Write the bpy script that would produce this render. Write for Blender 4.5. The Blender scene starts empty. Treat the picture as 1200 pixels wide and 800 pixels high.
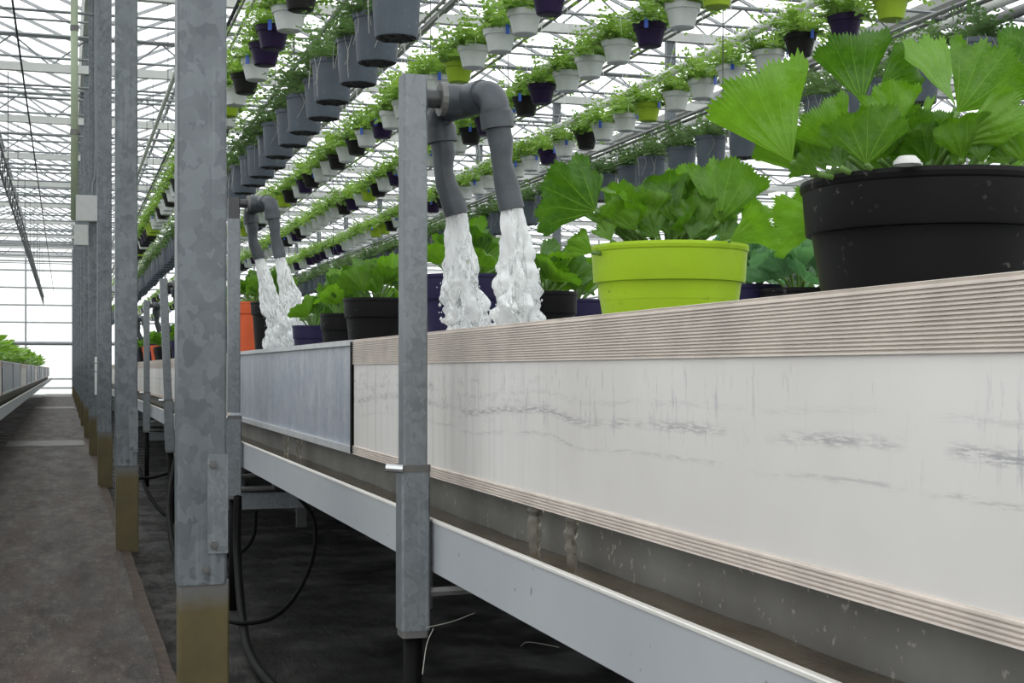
import bpy, math, random
from mathutils import Vector, Matrix, noise

random.seed(11)
scene = bpy.context.scene
COL = scene.collection
R = math.radians

# ------------------------------------------------------------------ camera
F = 1650.0                       # focal length in pixels of the 1200x800 frame
HY = 433.0                       # horizon row
YAW = R(17.62)
CH = 0.99                        # camera height
cam_d = bpy.data.cameras.new('camera')
cam_d.sensor_width = 36.0
cam_d.lens = F / 1200 * 36
cam_d.shift_y = (HY - 400) / 1200
cam_d.clip_start = 0.05
cam_d.clip_end = 600
cam = bpy.data.objects.new('camera', cam_d)
cam.location = (0, 0, CH)
cam.rotation_euler = (R(90), 0, -YAW)
COL.objects.link(cam)
scene.camera = cam

# ------------------------------------------------------------------ overcast sky + exposure
world = bpy.data.worlds.new('overcast_sky')
scene.world = world
world.use_nodes = True
bg = world.node_tree.nodes['Background']
bg.inputs[0].default_value = (0.97, 0.985, 1.0, 1)
bg.inputs[1].default_value = 1.0
vs = scene.view_settings
vs.view_transform = 'Standard'
vs.look = 'None'
vs.gamma = 1.0
vs.use_curve_mapping = False
vs.exposure = 1.08

CS, SN = math.cos(YAW), math.sin(YAW)
FWD = Vector((SN, CS, 0)); RIGHT = Vector((CS, -SN, 0)); UP = Vector((0, 0, 1))
EYE = Vector((0, 0, CH))

def proj(p):
    d = Vector(p) - EYE
    z = d.dot(FWD)
    if z < 0.2:
        return None
    return 600 + F * d.dot(RIGHT) / z, HY - F * d.z / z, z

def in_frame(p, m=40):
    q = proj(p)
    return q is not None and -m < q[0] < 1200 + m and -m < q[1] < 800 + m

def at_y(px, py, Y):             # real-world point seen at a pixel, on the cross plane y = Y
    a = (px - 600) / F; b = (HY - py) / F
    d = FWD + RIGHT * a + UP * b
    return EYE + d * (Y / d.y)

def at_d(px, py, dist):          # the same at a given distance along the view
    return EYE + (FWD + RIGHT * ((px - 600) / F) + UP * ((HY - py) / F)) * dist

# ------------------------------------------------------------------ materials
class NT:
    def __init__(s, name):
        s.m = bpy.data.materials.new(name); s.m.use_nodes = True
        s.t = s.m.node_tree; s.n = s.t.nodes; s.l = s.t.links
        s.p = s.n['Principled BSDF']; s.out = s.n['Material Output']
        s.tc = None
    def coord(s, kind='Object', scale=(1, 1, 1)):
        if s.tc is None: s.tc = s.n.new('ShaderNodeTexCoord')
        mp = s.n.new('ShaderNodeMapping'); mp.inputs['Scale'].default_value = scale
        s.l.new(s.tc.outputs[kind], mp.inputs[0]); return mp.outputs[0]
    def noise(s, vec, sc=5, det=4, rough=.55, dist=0):
        n = s.n.new('ShaderNodeTexNoise'); n.inputs['Scale'].default_value = sc
        n.inputs['Detail'].default_value = det; n.inputs['Roughness'].default_value = rough
        n.inputs['Distortion'].default_value = dist
        s.l.new(vec, n.inputs['Vector']); return n.outputs[0]
    def voro(s, vec, sc=20, rnd=1):
        n = s.n.new('ShaderNodeTexVoronoi'); n.inputs['Scale'].default_value = sc
        s.l.new(vec, n.inputs['Vector'])
        b = s.n.new('ShaderNodeSeparateColor'); s.l.new(n.outputs['Color'], b.inputs[0]); return b.outputs[0]
    def ramp(s, fac, stops):
        r = s.n.new('ShaderNodeValToRGB'); e = r.color_ramp.elements
        while len(e) < len(stops): e.new(.5)
        for k, (p, c) in enumerate(stops):
            e[k].position = p; e[k].color = (c[0], c[1], c[2], 1) if not isinstance(c, (int, float)) else (c, c, c, 1)
        s.l.new(fac, r.inputs[0]); return r.outputs[0]
    def mix(s, fac, a, b, mode='MIX'):
        m = s.n.new('ShaderNodeMix'); m.data_type = 'RGBA'; m.blend_type = mode
        for sock, v in ((m.inputs[0], fac), (m.inputs[6], a), (m.inputs[7], b)):
            if isinstance(v, (int, float)): sock.default_value = v
            elif isinstance(v, tuple): sock.default_value = (*v, 1)
            else: s.l.new(v, sock)
        return m.outputs[2]
    def math(s, op, a, b=0.0):
        m = s.n.new('ShaderNodeMath'); m.operation = op
        for sock, v in ((m.inputs[0], a), (m.inputs[1], b)):
            if isinstance(v, (int, float)): sock.default_value = v
            else: s.l.new(v, sock)
        return m.outputs[0]
    def sep(s, vec):
        n = s.n.new('ShaderNodeSeparateXYZ'); s.l.new(vec, n.inputs[0]); return n.outputs
    def color(s, c):
        if isinstance(c, tuple): s.p.inputs['Base Color'].default_value = (*c, 1)
        else: s.l.new(c, s.p.inputs['Base Color'])
    def set(s, rough=None, metal=None, spec=None):
        if rough is not None:
            if isinstance(rough, (int, float)): s.p.inputs['Roughness'].default_value = rough
            else: s.l.new(rough, s.p.inputs['Roughness'])
        if metal is not None: s.p.inputs['Metallic'].default_value = metal
        if spec is not None: s.p.inputs['Specular IOR Level'].default_value = spec
    def bump(s, h, strength=.3, dist=.01):
        b = s.n.new('ShaderNodeBump'); b.inputs['Strength'].default_value = strength
        b.inputs['Distance'].default_value = dist
        s.l.new(h, b.inputs['Height']); s.l.new(b.outputs[0], s.p.inputs['Normal'])

M = {}
def simple(key, c, rough=.5, metal=0., var=.12, sc=14, spec=.5):
    t = NT(key); v = t.coord()
    n = t.noise(v, sc, 4)
    t.color(t.ramp(n, [(.3, tuple(x * (1 - var) for x in c)), (.7, tuple(min(1, x * (1 + var)) for x in c))]))
    t.set(rough, metal, spec); M[key] = t.m; return t

def galv(key, lo, hi, sc=26, rough=.42, metal=.35):
    t = NT(key); v = t.coord('Object', (1, 1, .8))
    wob = t.noise(v, 9, 3)
    vv = t.n.new('ShaderNodeVectorMath'); vv.operation = 'ADD'
    n2 = t.n.new('ShaderNodeTexNoise'); n2.inputs['Scale'].default_value = 30
    t.l.new(v, n2.inputs['Vector'])
    sca = t.n.new('ShaderNodeVectorMath'); sca.operation = 'SCALE'; sca.inputs['Scale'].default_value = .05
    t.l.new(n2.outputs['Color'], sca.inputs[0]); t.l.new(v, vv.inputs[0]); t.l.new(sca.outputs[0], vv.inputs[1])
    cell = t.voro(vv.outputs[0], sc)
    f = t.math('ADD', t.math('MULTIPLY', cell, .5), t.math('MULTIPLY', wob, .75))
    base = t.ramp(f, [(.25, lo), (.85, hi)])
    streak = t.noise(t.coord('Object', (38, 38, 1.1)), 1.0, 3)
    base = t.mix(t.ramp(streak, [(.58, 0.), (.74, .22)]), base, (.34, .37, .39))
    t.color(base); t.set(t.ramp(cell, [(0, rough - .06), (1, rough + .1)]), metal)
    M[key] = t.m; return t

galv('galvanised', (.070, .081, .089), (.142, .160, .172), sc=36)
galv('galvanised_fine', (.115, .13, .14), (.185, .203, .215), sc=95)
t = NT('olive_paint'); v = t.coord()
f = t.noise(v, 6, 5); z = t.sep(v)[2]
c = t.ramp(f, [(.3, (.055, .042, .012)), (.7, (.092, .073, .022))])
edge = t.ramp(t.math('ADD', z, t.math('MULTIPLY', t.noise(v, 25, 3), .06)), [(.42, 0.), (.475, 1.)])
c = t.mix(edge, c, (.10, .10, .095)); t.color(c); t.set(.55); M['olive_paint'] = t.m

# side panel of the flood bench: chalky anodised aluminium, scuffed
t = NT('aluminium_panel')
v = t.coord(); z = t.sep(v)[2]; y = t.sep(v)[1]
c = t.ramp(t.noise(v, 2.2, 3), [(.3, (.605, .58, .555)), (.7, (.71, .69, .67))])
wavy = t.noise(t.coord('Object', (1, 1, .0)), 1.3, 4, .6)
zz = t.math('ADD', z, t.math('MULTIPLY', wavy, .085))
line1 = t.ramp(zz, [(.946, 0.), (.955, 1.), (.958, .6), (.966, 0.)])
line2 = t.ramp(zz, [(.909, 0.), (.915, .9), (.918, 0.)])
line3 = t.ramp(zz, [(.982, 0.), (.986, .7), (.991, 0.)])
fine = t.noise(t.coord('Object', (1, 12, 130)), 2.0, 6, .75)
scf = t.ramp(fine, [(.45, 0.), (.54, 1.)])
patch = t.ramp(t.noise(t.coord('Object', (1, 3.2, 3)), 1.7, 3), [(.34, 0.), (.50, 1.)])
lines = t.math('MAXIMUM', t.math('MAXIMUM', line1, t.math('MULTIPLY', line2, .6)), t.math('MULTIPLY', line3, .5))
mark = t.math('MULTIPLY', t.math('MULTIPLY', lines, scf), patch)
zone = t.ramp(z, [(.86, 0.), (.93, 1.), (.975, 1.), (1.0, 0.)])
vstk = t.ramp(t.noise(t.coord('Object', (1, 46, 9)), 1.5, 5, .7), [(.54, 0.), (.66, 1.)])
patch2 = t.ramp(t.noise(t.coord('Object', (1, 2.6, 1)), 2.9, 2), [(.42, 0.), (.56, 1.)])
vm = t.math('MULTIPLY', t.math('MULTIPLY', vstk, zone), t.math('MULTIPLY', patch2, .7))
c = t.mix(t.math('MULTIPLY', mark, .85), c, (.21, .22, .24)); c = t.mix(vm, c, (.28, .29, .32))
# older, dirtier stretch near the seam with drip streaks
old = t.ramp(y, [(.0, 0.), (1, 1.)])
farm = t.n.new('ShaderNodeMapRange'); farm.inputs[1].default_value = 2.9; farm.inputs[2].default_value = 4.0
t.l.new(y, farm.inputs[0])
drip = t.ramp(t.noise(t.coord('Object', (1, 30, 1.2)), 1.3, 4, .6), [(.50, 0.), (.68, 1.)])
c = t.mix(t.math('MULTIPLY', t.math('MULTIPLY', drip, farm.outputs[0]), .45), c, (.40, .39, .38))
blot = t.ramp(t.noise(t.coord('Object', (1, 8, 26)), 2.0, 6, .7), [(.54, 0.), (.66, 1.)])
c = t.mix(t.math('MULTIPLY', t.math('MULTIPLY', blot, zone), t.math('MULTIPLY', farm.outputs[0], .7)), c, (.27, .28, .31))
low = t.ramp(z, [(.74, .5), (.79, 0.)])
c = t.mix(t.math('MULTIPLY', low, t.noise(v, 12, 3)), c, (.50, .42, .33))
t.color(c); t.set(.46, .12); M['aluminium_panel'] = t.m

t = simple('ribbed_aluminium', (.62, .555, .50), .5, .05, .13, 9)
t = NT('galvanised_sheet'); v = t.coord()
c = t.ramp(t.noise(t.coord('Object', (1, 5, 2.2)), 2.2, 6, .65), [(.32, (.22, .25, .32)), (.5, (.31, .34, .40)), (.68, (.46, .48, .51))])
c = t.mix(t.math('MULTIPLY', t.ramp(t.noise(t.coord('Object', (1, 3, 14)), 2, 4), [(.5, 0.), (.65, 1.)]), .45), c, (.24, .27, .36))
cell = t.voro(v, 60); c = t.mix(.25, c, t.ramp(cell, [(0, (.30, .33, .37)), (1, (.56, .58, .60))]))
t.color(c); t.set(.4, .3); M['galvanised_sheet'] = t.m
simple('sheet_rim', (.47, .48, .49), .42, .3, .1)
t = NT('trough_paint'); v = t.coord()
c = t.ramp(t.noise(v, 1.6, 4), [(.3, (.34, .36, .385)), (.7, (.41, .43, .45))])
sp = t.ramp(t.noise(v, 34, 2), [(.70, 0.), (.74, 1.)])
c = t.mix(t.math('MULTIPLY', sp, .7), c, (.12, .12, .12)); t.color(c); t.set(.5, .1); M['trough_paint'] = t.m
simple('trough_lip', (.72, .70, .66), .4, .2, .06)
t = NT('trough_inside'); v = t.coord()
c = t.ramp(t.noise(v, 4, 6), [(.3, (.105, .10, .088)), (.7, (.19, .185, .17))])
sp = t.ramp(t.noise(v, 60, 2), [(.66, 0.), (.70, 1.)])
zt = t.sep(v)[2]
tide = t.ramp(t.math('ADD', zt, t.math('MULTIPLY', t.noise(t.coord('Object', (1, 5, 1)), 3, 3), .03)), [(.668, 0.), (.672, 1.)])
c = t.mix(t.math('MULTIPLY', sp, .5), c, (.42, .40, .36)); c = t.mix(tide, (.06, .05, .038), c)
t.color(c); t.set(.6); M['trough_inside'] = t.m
t = NT('brown_water'); v = t.coord('Object', (1, .35, 1))
t.color(t.ramp(t.noise(v, 14, 3), [(.35, (.050, .036, .020)), (.65, (.10, .076, .046))]))
t.set(.2, 0, .3); t.bump(t.noise(v, 30, 3, .6, .6), .5, .01); M['brown_water'] = t.m

simple('pipe_grey', (.050, .058, .066), .42, 0, .28, 22, .35)
simple('pipe_stub', (.03, .032, .034), .4)
simple('rubber', (.004, .004, .004), .6, 0, .2, 14, .08)
simple('steel_bright', (.55, .56, .56), .3, .8, .1)
simple('steel_dull', (.13, .13, .125), .5, .4, .2)
simple('truss_white', (.50, .51, .49), .5, .1, .08, 3)
simple('truss_grey', (.20, .215, .22), .5, .25, .15, 3)
simple('bar_alu', (.34, .35, .36), .5, .2, .1, 3)
simple('bar_wall', (.36, .37, .38), .5, .2, .1, 3)
simple('rail_steel', (.20, .205, .20), .5, .35, .15, 3)
simple('rail_white', (.62, .63, .60), .5, .1, .08, 3)
simple('dark_steel', (.06, .063, .065), .5, .3, .2, 3)
simple('conduit_green', (.27, .32, .22), .5, 0, .12, 2)
simple('box_grey', (.42, .43, .42), .5, 0, .05)
simple('white_plastic', (.66, .67, .66), .45, 0, .05)
simple('blue_tag', (.03, .10, .55), .4, 0, .15)
simple('stone', (.5, .5, .48), .7)

def plastic(key, c, speck=.35, rough=.42, dirt=(.04, .03, .02), sc=70, th=.67):
    t = NT(key); v = t.coord()
    b = t.ramp(t.noise(v, 7, 4), [(.3, tuple(x * .88 for x in c)), (.7, tuple(min(1, x * 1.1) for x in c))])
    sp = t.ramp(t.noise(v, sc, 2, .5), [(th, 0.), (th + .03, 1.)])
    patch = t.ramp(t.noise(v, 5, 2), [(.45, 0.), (.6, 1.)])
    b = t.mix(t.math('MULTIPLY', t.math('MULTIPLY', sp, patch), speck), b, dirt)
    t.color(b); t.set(rough, 0, .12); M[key] = t.m
plastic('pot_black', (.0060, .0057, .0062), .8, .5, (.16, .15, .13), 110, .63)
plastic('pot_green', (.30, .46, .022), .9, .38, (.03, .025, .01), 75, .64)
plastic('pot_purple', (.022, .019, .055), .4, .4, (.2, .2, .22), 90, .68)
plastic('pot_orange', (.56, .105, .04), .4, .5)
plastic('basket_white', (.58, .60, .60), .25, .4)
plastic('basket_purple', (.022, .012, .045), .3, .4)
plastic('basket_black', (.014, .014, .013), .3, .45)
plastic('basket_green', (.27, .40, .03), .3, .4)
plastic('pot_grey', (.105, .125, .15), .4, .48, (.3, .3, .3), 50, .66)
simple('pot_under', (.035, .036, .038), .7, 0, .3, 40)
simple('soil', (.022, .014, .009), .95, 0, .5, 60)

def leaf_mat(key, dark, light, vein, trans, veins=True, rough=.45, spec=.3):
    t = NT(key)
    oi = t.n.new('ShaderNodeObjectInfo')
    v = t.coord()
    f = t.math('ADD', t.math('MULTIPLY', oi.outputs['Random'], .6), t.math('MULTIPLY', t.noise(v, 4 if veins else 9, 4), .5))
    c = t.ramp(f, [(.12, dark), (.9, light)])
    if veins:
        uv = t.n.new('ShaderNodeUVMap'); s = t.sep(uv.outputs[0])
        # s[0] = distance to the nearest main vein (0..1), s[1] = radius
        w = t.math('ADD', .028, t.math('MULTIPLY', t.math('SUBTRACT', 1.0, s[1]), .05))
        d = t.math('DIVIDE', s[0], w)
        c = t.mix(t.ramp(d, [(.35, .42), (1.0, 0.)]), c, vein)
        br = t.math('FRACT', t.math('ADD', t.math('MULTIPLY', s[1], 7.0), t.math('MULTIPLY', s[0], -1.6)))
        c = t.mix(t.ramp(br, [(.0, .2), (.06, 0.), (.95, 0.), (1.0, .2)]), c, vein)
        t.bump(t.math('ADD', t.ramp(d, [(0., 1.), (1., 0.)]), t.math('MULTIPLY', t.noise(v, 14, 4), .8)), .22, .02)
    t.color(c); t.set(rough, 0, spec)
    tr = t.n.new('ShaderNodeBsdfTranslucent')
    hs = t.n.new('ShaderNodeMixRGB'); hs.blend_type = 'MULTIPLY'; hs.inputs[0].default_value = 1
    t.l.new(c, hs.inputs[1]); hs.inputs[2].default_value = (*trans, 1)
    t.l.new(hs.outputs[0], tr.inputs[0])
    ad = t.n.new('ShaderNodeAddShader')
    t.l.new(t.p.outputs[0], ad.inputs[0]); t.l.new(tr.outputs[0], ad.inputs[1])
    t.l.new(ad.outputs[0], t.out.inputs[0]); M[key] = t.m
leaf_mat('leaf', (.014, .050, .004), (.085, .185, .012), (.13, .23, .04), (.95, 1.0, .4))
leaf_mat('leaf_blue', (.03, .085, .035), (.075, .16, .065), (.17, .27, .14), (1.0, 1.1, .8))
simple('stalk', (.10, .20, .035), .45, 0, .2, 20)
leaf_mat('basket_leaf', (.055, .105, .020), (.15, .235, .055), (0, 0, 0), (1.1, 1.15, .6), False, .55, .3)
leaf_mat('basket_leaf_dark', (.04, .075, .026), (.10, .155, .06), (0, 0, 0), (.8, .9, .6), False, .55, .3)
simple('root_fibre', (.45, .45, .40), .8)

def glassy(key, trans_col, w_trans, tl_col):
    m = bpy.data.materials.new(key); m.use_nodes = True; nt = m.node_tree; nt.nodes.clear()
    o = nt.nodes.new('ShaderNodeOutputMaterial'); mx = nt.nodes.new('ShaderNodeMixShader')
    a = nt.nodes.new('ShaderNodeBsdfTranslucent'); a.inputs[0].default_value = (*tl_col, 1)
    b = nt.nodes.new('ShaderNodeBsdfTransparent'); b.inputs[0].default_value = (*trans_col, 1)
    mx.inputs[0].default_value = w_trans
    nt.links.new(a.outputs[0], mx.inputs[1]); nt.links.new(b.outputs[0], mx.inputs[2]); nt.links.new(mx.outputs[0], o.inputs[0])
    M[key] = m
glassy('roof_glass', (.97, .985, .98), .80, (.9, .93, .93))
glassy('wall_glass', (.93, .95, .95), .25, (.80, .81, .80))

# tumbling aerated water: clear where smooth, white where full of air
t = NT('white_water'); v = t.coord('Object', (1, 1, .28))
t.p.inputs['Transmission Weight'].default_value = 1; t.p.inputs['IOR'].default_value = 1.33
t.color((.97, .985, .99)); t.set(.06)
df = t.n.new('ShaderNodeBsdfPrincipled'); df.inputs['Base Color'].default_value = (.95, .96, .96, 1); df.inputs['Roughness'].default_value = .25
tl = t.n.new('ShaderNodeBsdfTranslucent'); tl.inputs[0].default_value = (.95, .96, .96, 1)
m1 = t.n.new('ShaderNodeMixShader'); m1.inputs[0].default_value = .45
t.l.new(df.outputs[0], m1.inputs[1]); t.l.new(tl.outputs[0], m1.inputs[2])
m2 = t.n.new('ShaderNodeMixShader')
t.l.new(t.ramp(t.noise(v, 34, 5, .62, .8), [(.38, .06), (.50, 1.)]), m2.inputs[0])
t.l.new(t.p.outputs[0], m2.inputs[1]); t.l.new(m1.outputs[0], m2.inputs[2]); t.l.new(m2.outputs[0], t.out.inputs[0])
M['white_water'] = t.m
t = NT('dripping_water'); v = t.coord('Object', (1, 1, .2))
t.p.inputs['Transmission Weight'].default_value = .85; t.p.inputs['IOR'].default_value = 1.33
t.color((.55, .52, .45)); t.set(.08); t.bump(t.noise(v, 60, 3), .6, .01); M['dripping_water'] = t.m

# floors
t = NT('aisle_concrete'); v = t.coord()
c = t.ramp(t.noise(t.coord('Object', (6, 1.6, 1)), 2.6, 12, .85), [(.38, (.010, .008, .007)), (.50, (.042, .033, .028)), (.62, (.115, .096, .083))])
c = t.mix(t.math('MULTIPLY', t.ramp(t.noise(t.coord('Object', (3, .7, 1)), 2.0, 6, .7), [(.44, 0.), (.64, 1.)]), .6), c, (.062, .036, .025))
c = t.mix(t.ramp(t.noise(t.coord('Object', (60, 22, 1)), 1.6, 3), [(.66, 0.), (.70, .8)]), c, (.34, .31, .29))
c = t.mix(t.ramp(t.noise(t.coord('Object', (1.6, .16, 1)), 1.3, 6, .65), [(.46, 0.), (.66, .6)]), c, (.017, .014, .013))
t.color(c); t.set(t.ramp(t.noise(t.coord('Object', (4, .8, 1)), 1.4, 5), [(.35, .55), (.65, .7)])); t.set(None, None, .25)
t.bump(t.noise(t.coord('Object', (30, 9, 1)), 1.5, 8, .75), .6, .012); M['aisle_concrete'] = t.m
simple('painted_aisle_light', (.13, .12, .11), .6, 0, .5, 6)  # paler floor tone standing in for light falling across the aisle
t = NT('ground_cloth'); v = t.coord()
c = t.ramp(t.noise(v, 3, 6, .7), [(.35, (.004, .004, .004)), (.65, (.013, .012, .0115))])
c = t.mix(t.ramp(t.noise(t.coord('Object', (2, 1, 1)), 5, 6, .75), [(.60, 0.), (.70, .7)]), c, (.075, .068, .064))
xx = t.sep(v)[0]
dust = t.math('MULTIPLY', t.ramp(xx, [(.45, 1.), (.85, 0.)]), t.ramp(t.noise(t.coord('Object', (7, 2.5, 1)), 1.5, 7, .75), [(.42, .05), (.60, 1.)]))
c = t.mix(dust, c, (.085, .076, .070))
t.color(c); t.set(t.ramp(t.noise(v, 2.5, 3), [(.4, .45), (.65, .8)])); t.set(None, None, .16); t.bump(t.noise(t.coord('Object', (16, 5, 1)), 1.2, 8, .75, .8), 1.0, .05); M['ground_cloth'] = t.m
simple('dirt', (.055, .037, .026), .85, 0, .45, 18)
simple('outside_ground', (.42, .44, .40), .9, 0, .2, .3)

# ------------------------------------------------------------------ mesh builder
class MB:
    def __init__(s): s.v = []; s.f = []; s.mi = []; s.uv = None; s.cur = 0
    def add(s, vs_, fs_):
        o = len(s.v); s.v += [tuple(x) for x in vs_]
        for f in fs_: s.f.append(tuple(i + o for i in f)); s.mi.append(s.cur)
        return s
    def box(s, x0, x1, y0, y1, z0, z1):
        return s.add([(x0, y0, z0), (x1, y0, z0), (x1, y1, z0), (x0, y1, z0), (x0, y0, z1), (x1, y0, z1), (x1, y1, z1), (x0, y1, z1)],
                     [(0, 3, 2, 1), (4, 5, 6, 7), (0, 1, 5, 4), (1, 2, 6, 5), (2, 3, 7, 6), (3, 0, 4, 7)])
    def bbox(s, x0, x1, y0, y1, z0, z1, b):     # box whose four upright edges are chamfered
        pts = [(x0 + b, y0), (x1 - b, y0), (x1, y0 + b), (x1, y1 - b), (x1 - b, y1), (x0 + b, y1), (x0, y1 - b), (x0, y0 + b)]
        v_ = [(x, y, z0) for x, y in pts] + [(x, y, z1) for x, y in pts]
        f_ = [(i, (i + 1) % 8, 8 + (i + 1) % 8, 8 + i) for i in range(8)] + [tuple(range(7, -1, -1)), tuple(range(8, 16))]
        return s.add(v_, f_)
    def tube(s, pts, rad, n=8, caps=True):
        pts = [Vector(p) for p in pts]; k = len(pts)
        if isinstance(rad, (int, float)): rad = [rad] * k
        ref = None; vs_ = []
        for i, p in enumerate(pts):
            d = (pts[min(i + 1, k - 1)] - pts[max(i - 1, 0)]).normalized()
            if ref is None:
                ref = d.cross(Vector((0, 0, 1)))
                if ref.length < .1: ref = d.cross(Vector((1, 0, 0)))
            ref = (ref - d * ref.dot(d)).normalized()
            b = d.cross(ref)
            for j in range(n):
                a = 2 * math.pi * j / n
                vs_.append(p + (ref * math.cos(a) + b * math.sin(a)) * rad[i])
        fs_ = [(i * n + j, i * n + (j + 1) % n, (i + 1) * n + (j + 1) % n, (i + 1) * n + j) for i in range(k - 1) for j in range(n)]
        if caps: fs_ += [tuple(range(n - 1, -1, -1)), tuple(range((k - 1) * n, k * n))]
        return s.add(vs_, fs_)
    def lathe(s, prof, n=32, c=(0, 0, 0)):
        k = len(prof); vs_ = []
        for r, z in prof:
            for j in range(n):
                a = 2 * math.pi * j / n
                vs_.append((c[0] + r * math.cos(a), c[1] + r * math.sin(a), c[2] + z))
        fs_ = [(i * n + j, i * n + (j + 1) % n, (i + 1) * n + (j + 1) % n, (i + 1) * n + j) for i in range(k - 1) for j in range(n)]
        return s.add(vs_, fs_)
    def extrude_y(s, prof, y0, y1, closed=True):     # profile of (x, z)
        k = len(prof)
        vs_ = [(x, y0, z) for x, z in prof] + [(x, y1, z) for x, z in prof]
        m = k if closed else k - 1
        fs_ = [(i, (i + 1) % k, k + (i + 1) % k, k + i) for i in range(m)]
        if closed: fs_ += [tuple(range(k - 1, -1, -1)), tuple(range(k, 2 * k))]
        return s.add(vs_, fs_)
    def mesh(s, name, mats, smooth=False):
        me = bpy.data.meshes.new(name); me.from_pydata(s.v, [], s.f)
        for m in (mats if isinstance(mats, (list, tuple)) else [mats]): me.materials.append(M[m])
        if any(s.mi): me.polygons.foreach_set('material_index', s.mi)
        if smooth: me.polygons.foreach_set('use_smooth', [True] * len(me.polygons))
        if s.uv:
            l = me.uv_layers.new(name='UVMap')
            for lp in me.loops: l.data[lp.index].uv = s.uv[lp.vertex_index]
        me.update(); return me
    def build(s, name, mats, parent=None, smooth=False, loc=None):
        return link(name, s.mesh(name, mats, smooth), parent, loc)

def smooth_by_angle(me, ang=40):
    me.polygons.foreach_set('use_smooth', [True] * len(me.polygons))
    try: me.set_sharp_from_angle(angle=R(ang))
    except Exception: pass
    return me

def link(name, me, parent=None, loc=None, mat=None):
    o = bpy.data.objects.new(name, me); COL.objects.link(o)
    if parent is not None: o.parent = parent
    if mat is not None: o.matrix_local = mat
    elif loc is not None: o.location = loc
    return o
def tag(o, label=None, cat=None, group=None, kind=None):
    if label: o['label'] = label
    if cat: o['category'] = cat
    if group: o['group'] = group
    if kind: o['kind'] = kind
    return o
def thing(name, label, cat, loc=(0, 0, 0), group=None, rz=0):
    o = bpy.data.objects.new(name, None); COL.objects.link(o); o.empty_display_size = .1
    o.location = loc; o.rotation_euler = (0, 0, rz)
    return tag(o, label, cat, group)
def struct(name):
    o = bpy.data.objects.new(name, None); COL.objects.link(o); o['kind'] = 'structure'; return o
def ordn(n):
    w = ['first', 'second', 'third', 'fourth', 'fifth', 'sixth', 'seventh', 'eighth', 'ninth', 'tenth', 'eleventh', 'twelfth']
    if n <= 12: return w[n - 1]
    suf = 'th' if 10 <= n % 100 <= 20 else {1: 'st', 2: 'nd', 3: 'rd'}.get(n % 10, 'th')
    return f'{n}{suf}'
def curve(pts, k=8):                                 # Catmull-Rom through points
    P = [Vector(p) for p in pts]; P = [P[0] * 2 - P[1]] + P + [P[-1] * 2 - P[-2]]; out = []
    for i in range(1, len(P) - 2):
        for j in range(k):
            u = j / k
            out.append(.5 * ((2 * P[i]) + (P[i + 1] - P[i - 1]) * u + (2 * P[i - 1] - 5 * P[i] + 4 * P[i + 1] - P[i + 2]) * u * u
                             + (3 * P[i] - P[i - 1] - 3 * P[i + 1] + P[i + 2]) * u ** 3))
    out.append(P[-2]); return out

# ================================================================== SETTING
YEND = 60.0
GX = lambda k: .324 + 3.65 * k                      # gutter lines
COLY = [3.55 + 4.5 * k for k in range(13)]
XL, XR = GX(-3), GX(5)
Z_GUT = CH + 4.98; RISE = .78

# ground
g = MB(); g.box(-150, 150, -120, 200, -.12, -.06)
tag(g.build('ground_outside', 'outside_ground'), kind='structure')
g = MB()
ny = 70
xs = [-.75, .10, .22, .285]
vs_ = []
for j in range(ny + 1):
    y = -4 + j * (YEND + 4) / ny
    jag = .03 * noise.noise((y * .9, 3.1, 0)) + .015 * noise.noise((y * 4, 7, 0))
    for i, x in enumerate((-.75, .29 + jag)):
        vs_.append((x, y, 0))
for j in range(ny + 1):
    vs_.append((-.75, vs_[2 * j][1], -.05))
n0 = len(vs_)
for j in range(ny + 1):
    vs_.append((vs_[2 * j + 1][0], vs_[2 * j + 1][1], -.05))
fs_ = []
for j in range(ny):
    fs_.append((2 * j, 2 * j + 1, 2 * j + 3, 2 * j + 2))
    fs_.append((2 * j + 1, n0 + j, n0 + j + 1, 2 * j + 3))
g.add(vs_, fs_)
fl = tag(g.build('floor', 'aisle_concrete'), kind='structure')
for (y0, y1) in ((19.2, 20.6), (37.5, 39.5), (54, 58)):  # bands of light across the aisle, put in as thin paler sheets
    s_ = MB(); s_.box(-.74, .25, y0, y1, 0, .006); s_.build('painted_light_band', 'painted_aisle_light', fl)
# black ground cloth, gently rumpled, under the benches
def cloth(x0, x1, nx, ny_, y0, y1, z0, amp):
    b = MB(); v_ = []
    for j in range(ny_ + 1):
        for i in range(nx + 1):
            x = x0 + (x1 - x0) * i / nx; y = y0 + (y1 - y0) * (j / ny_) ** 1.6
            v_.append((x, y, z0 + amp * noise.noise((x * 3.1, y * 1.7, 0)) + amp * .6 * noise.noise((x * 9, y * 5, 4))))
    f_ = [(j * (nx + 1) + i, j * (nx + 1) + i + 1, (j + 1) * (nx + 1) + i + 1, (j + 1) * (nx + 1) + i) for j in range(ny_) for i in range(nx)]
    return b.add(v_, f_)
tag(cloth(.24, 2.6, 40, 180, -3, YEND, -.022, .012).build('floor_ground_cloth', 'ground_cloth', None, True), kind='structure')
b = MB(); b.box(2.6, XR, -3, YEND, -.05, -.02); b.box(XL, -.75, -3, YEND, -.05, -.02)
tag(b.build('floor_under_benches', 'ground_cloth'), kind='structure')
b = cloth(.275, .345, 4, 160, 1.0, 26, -.010, .012)
tag(b.build('dirt_strip', 'dirt', None, True), 'brown soil strip along the ragged aisle edge', 'soil', kind='stuff')

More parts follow.
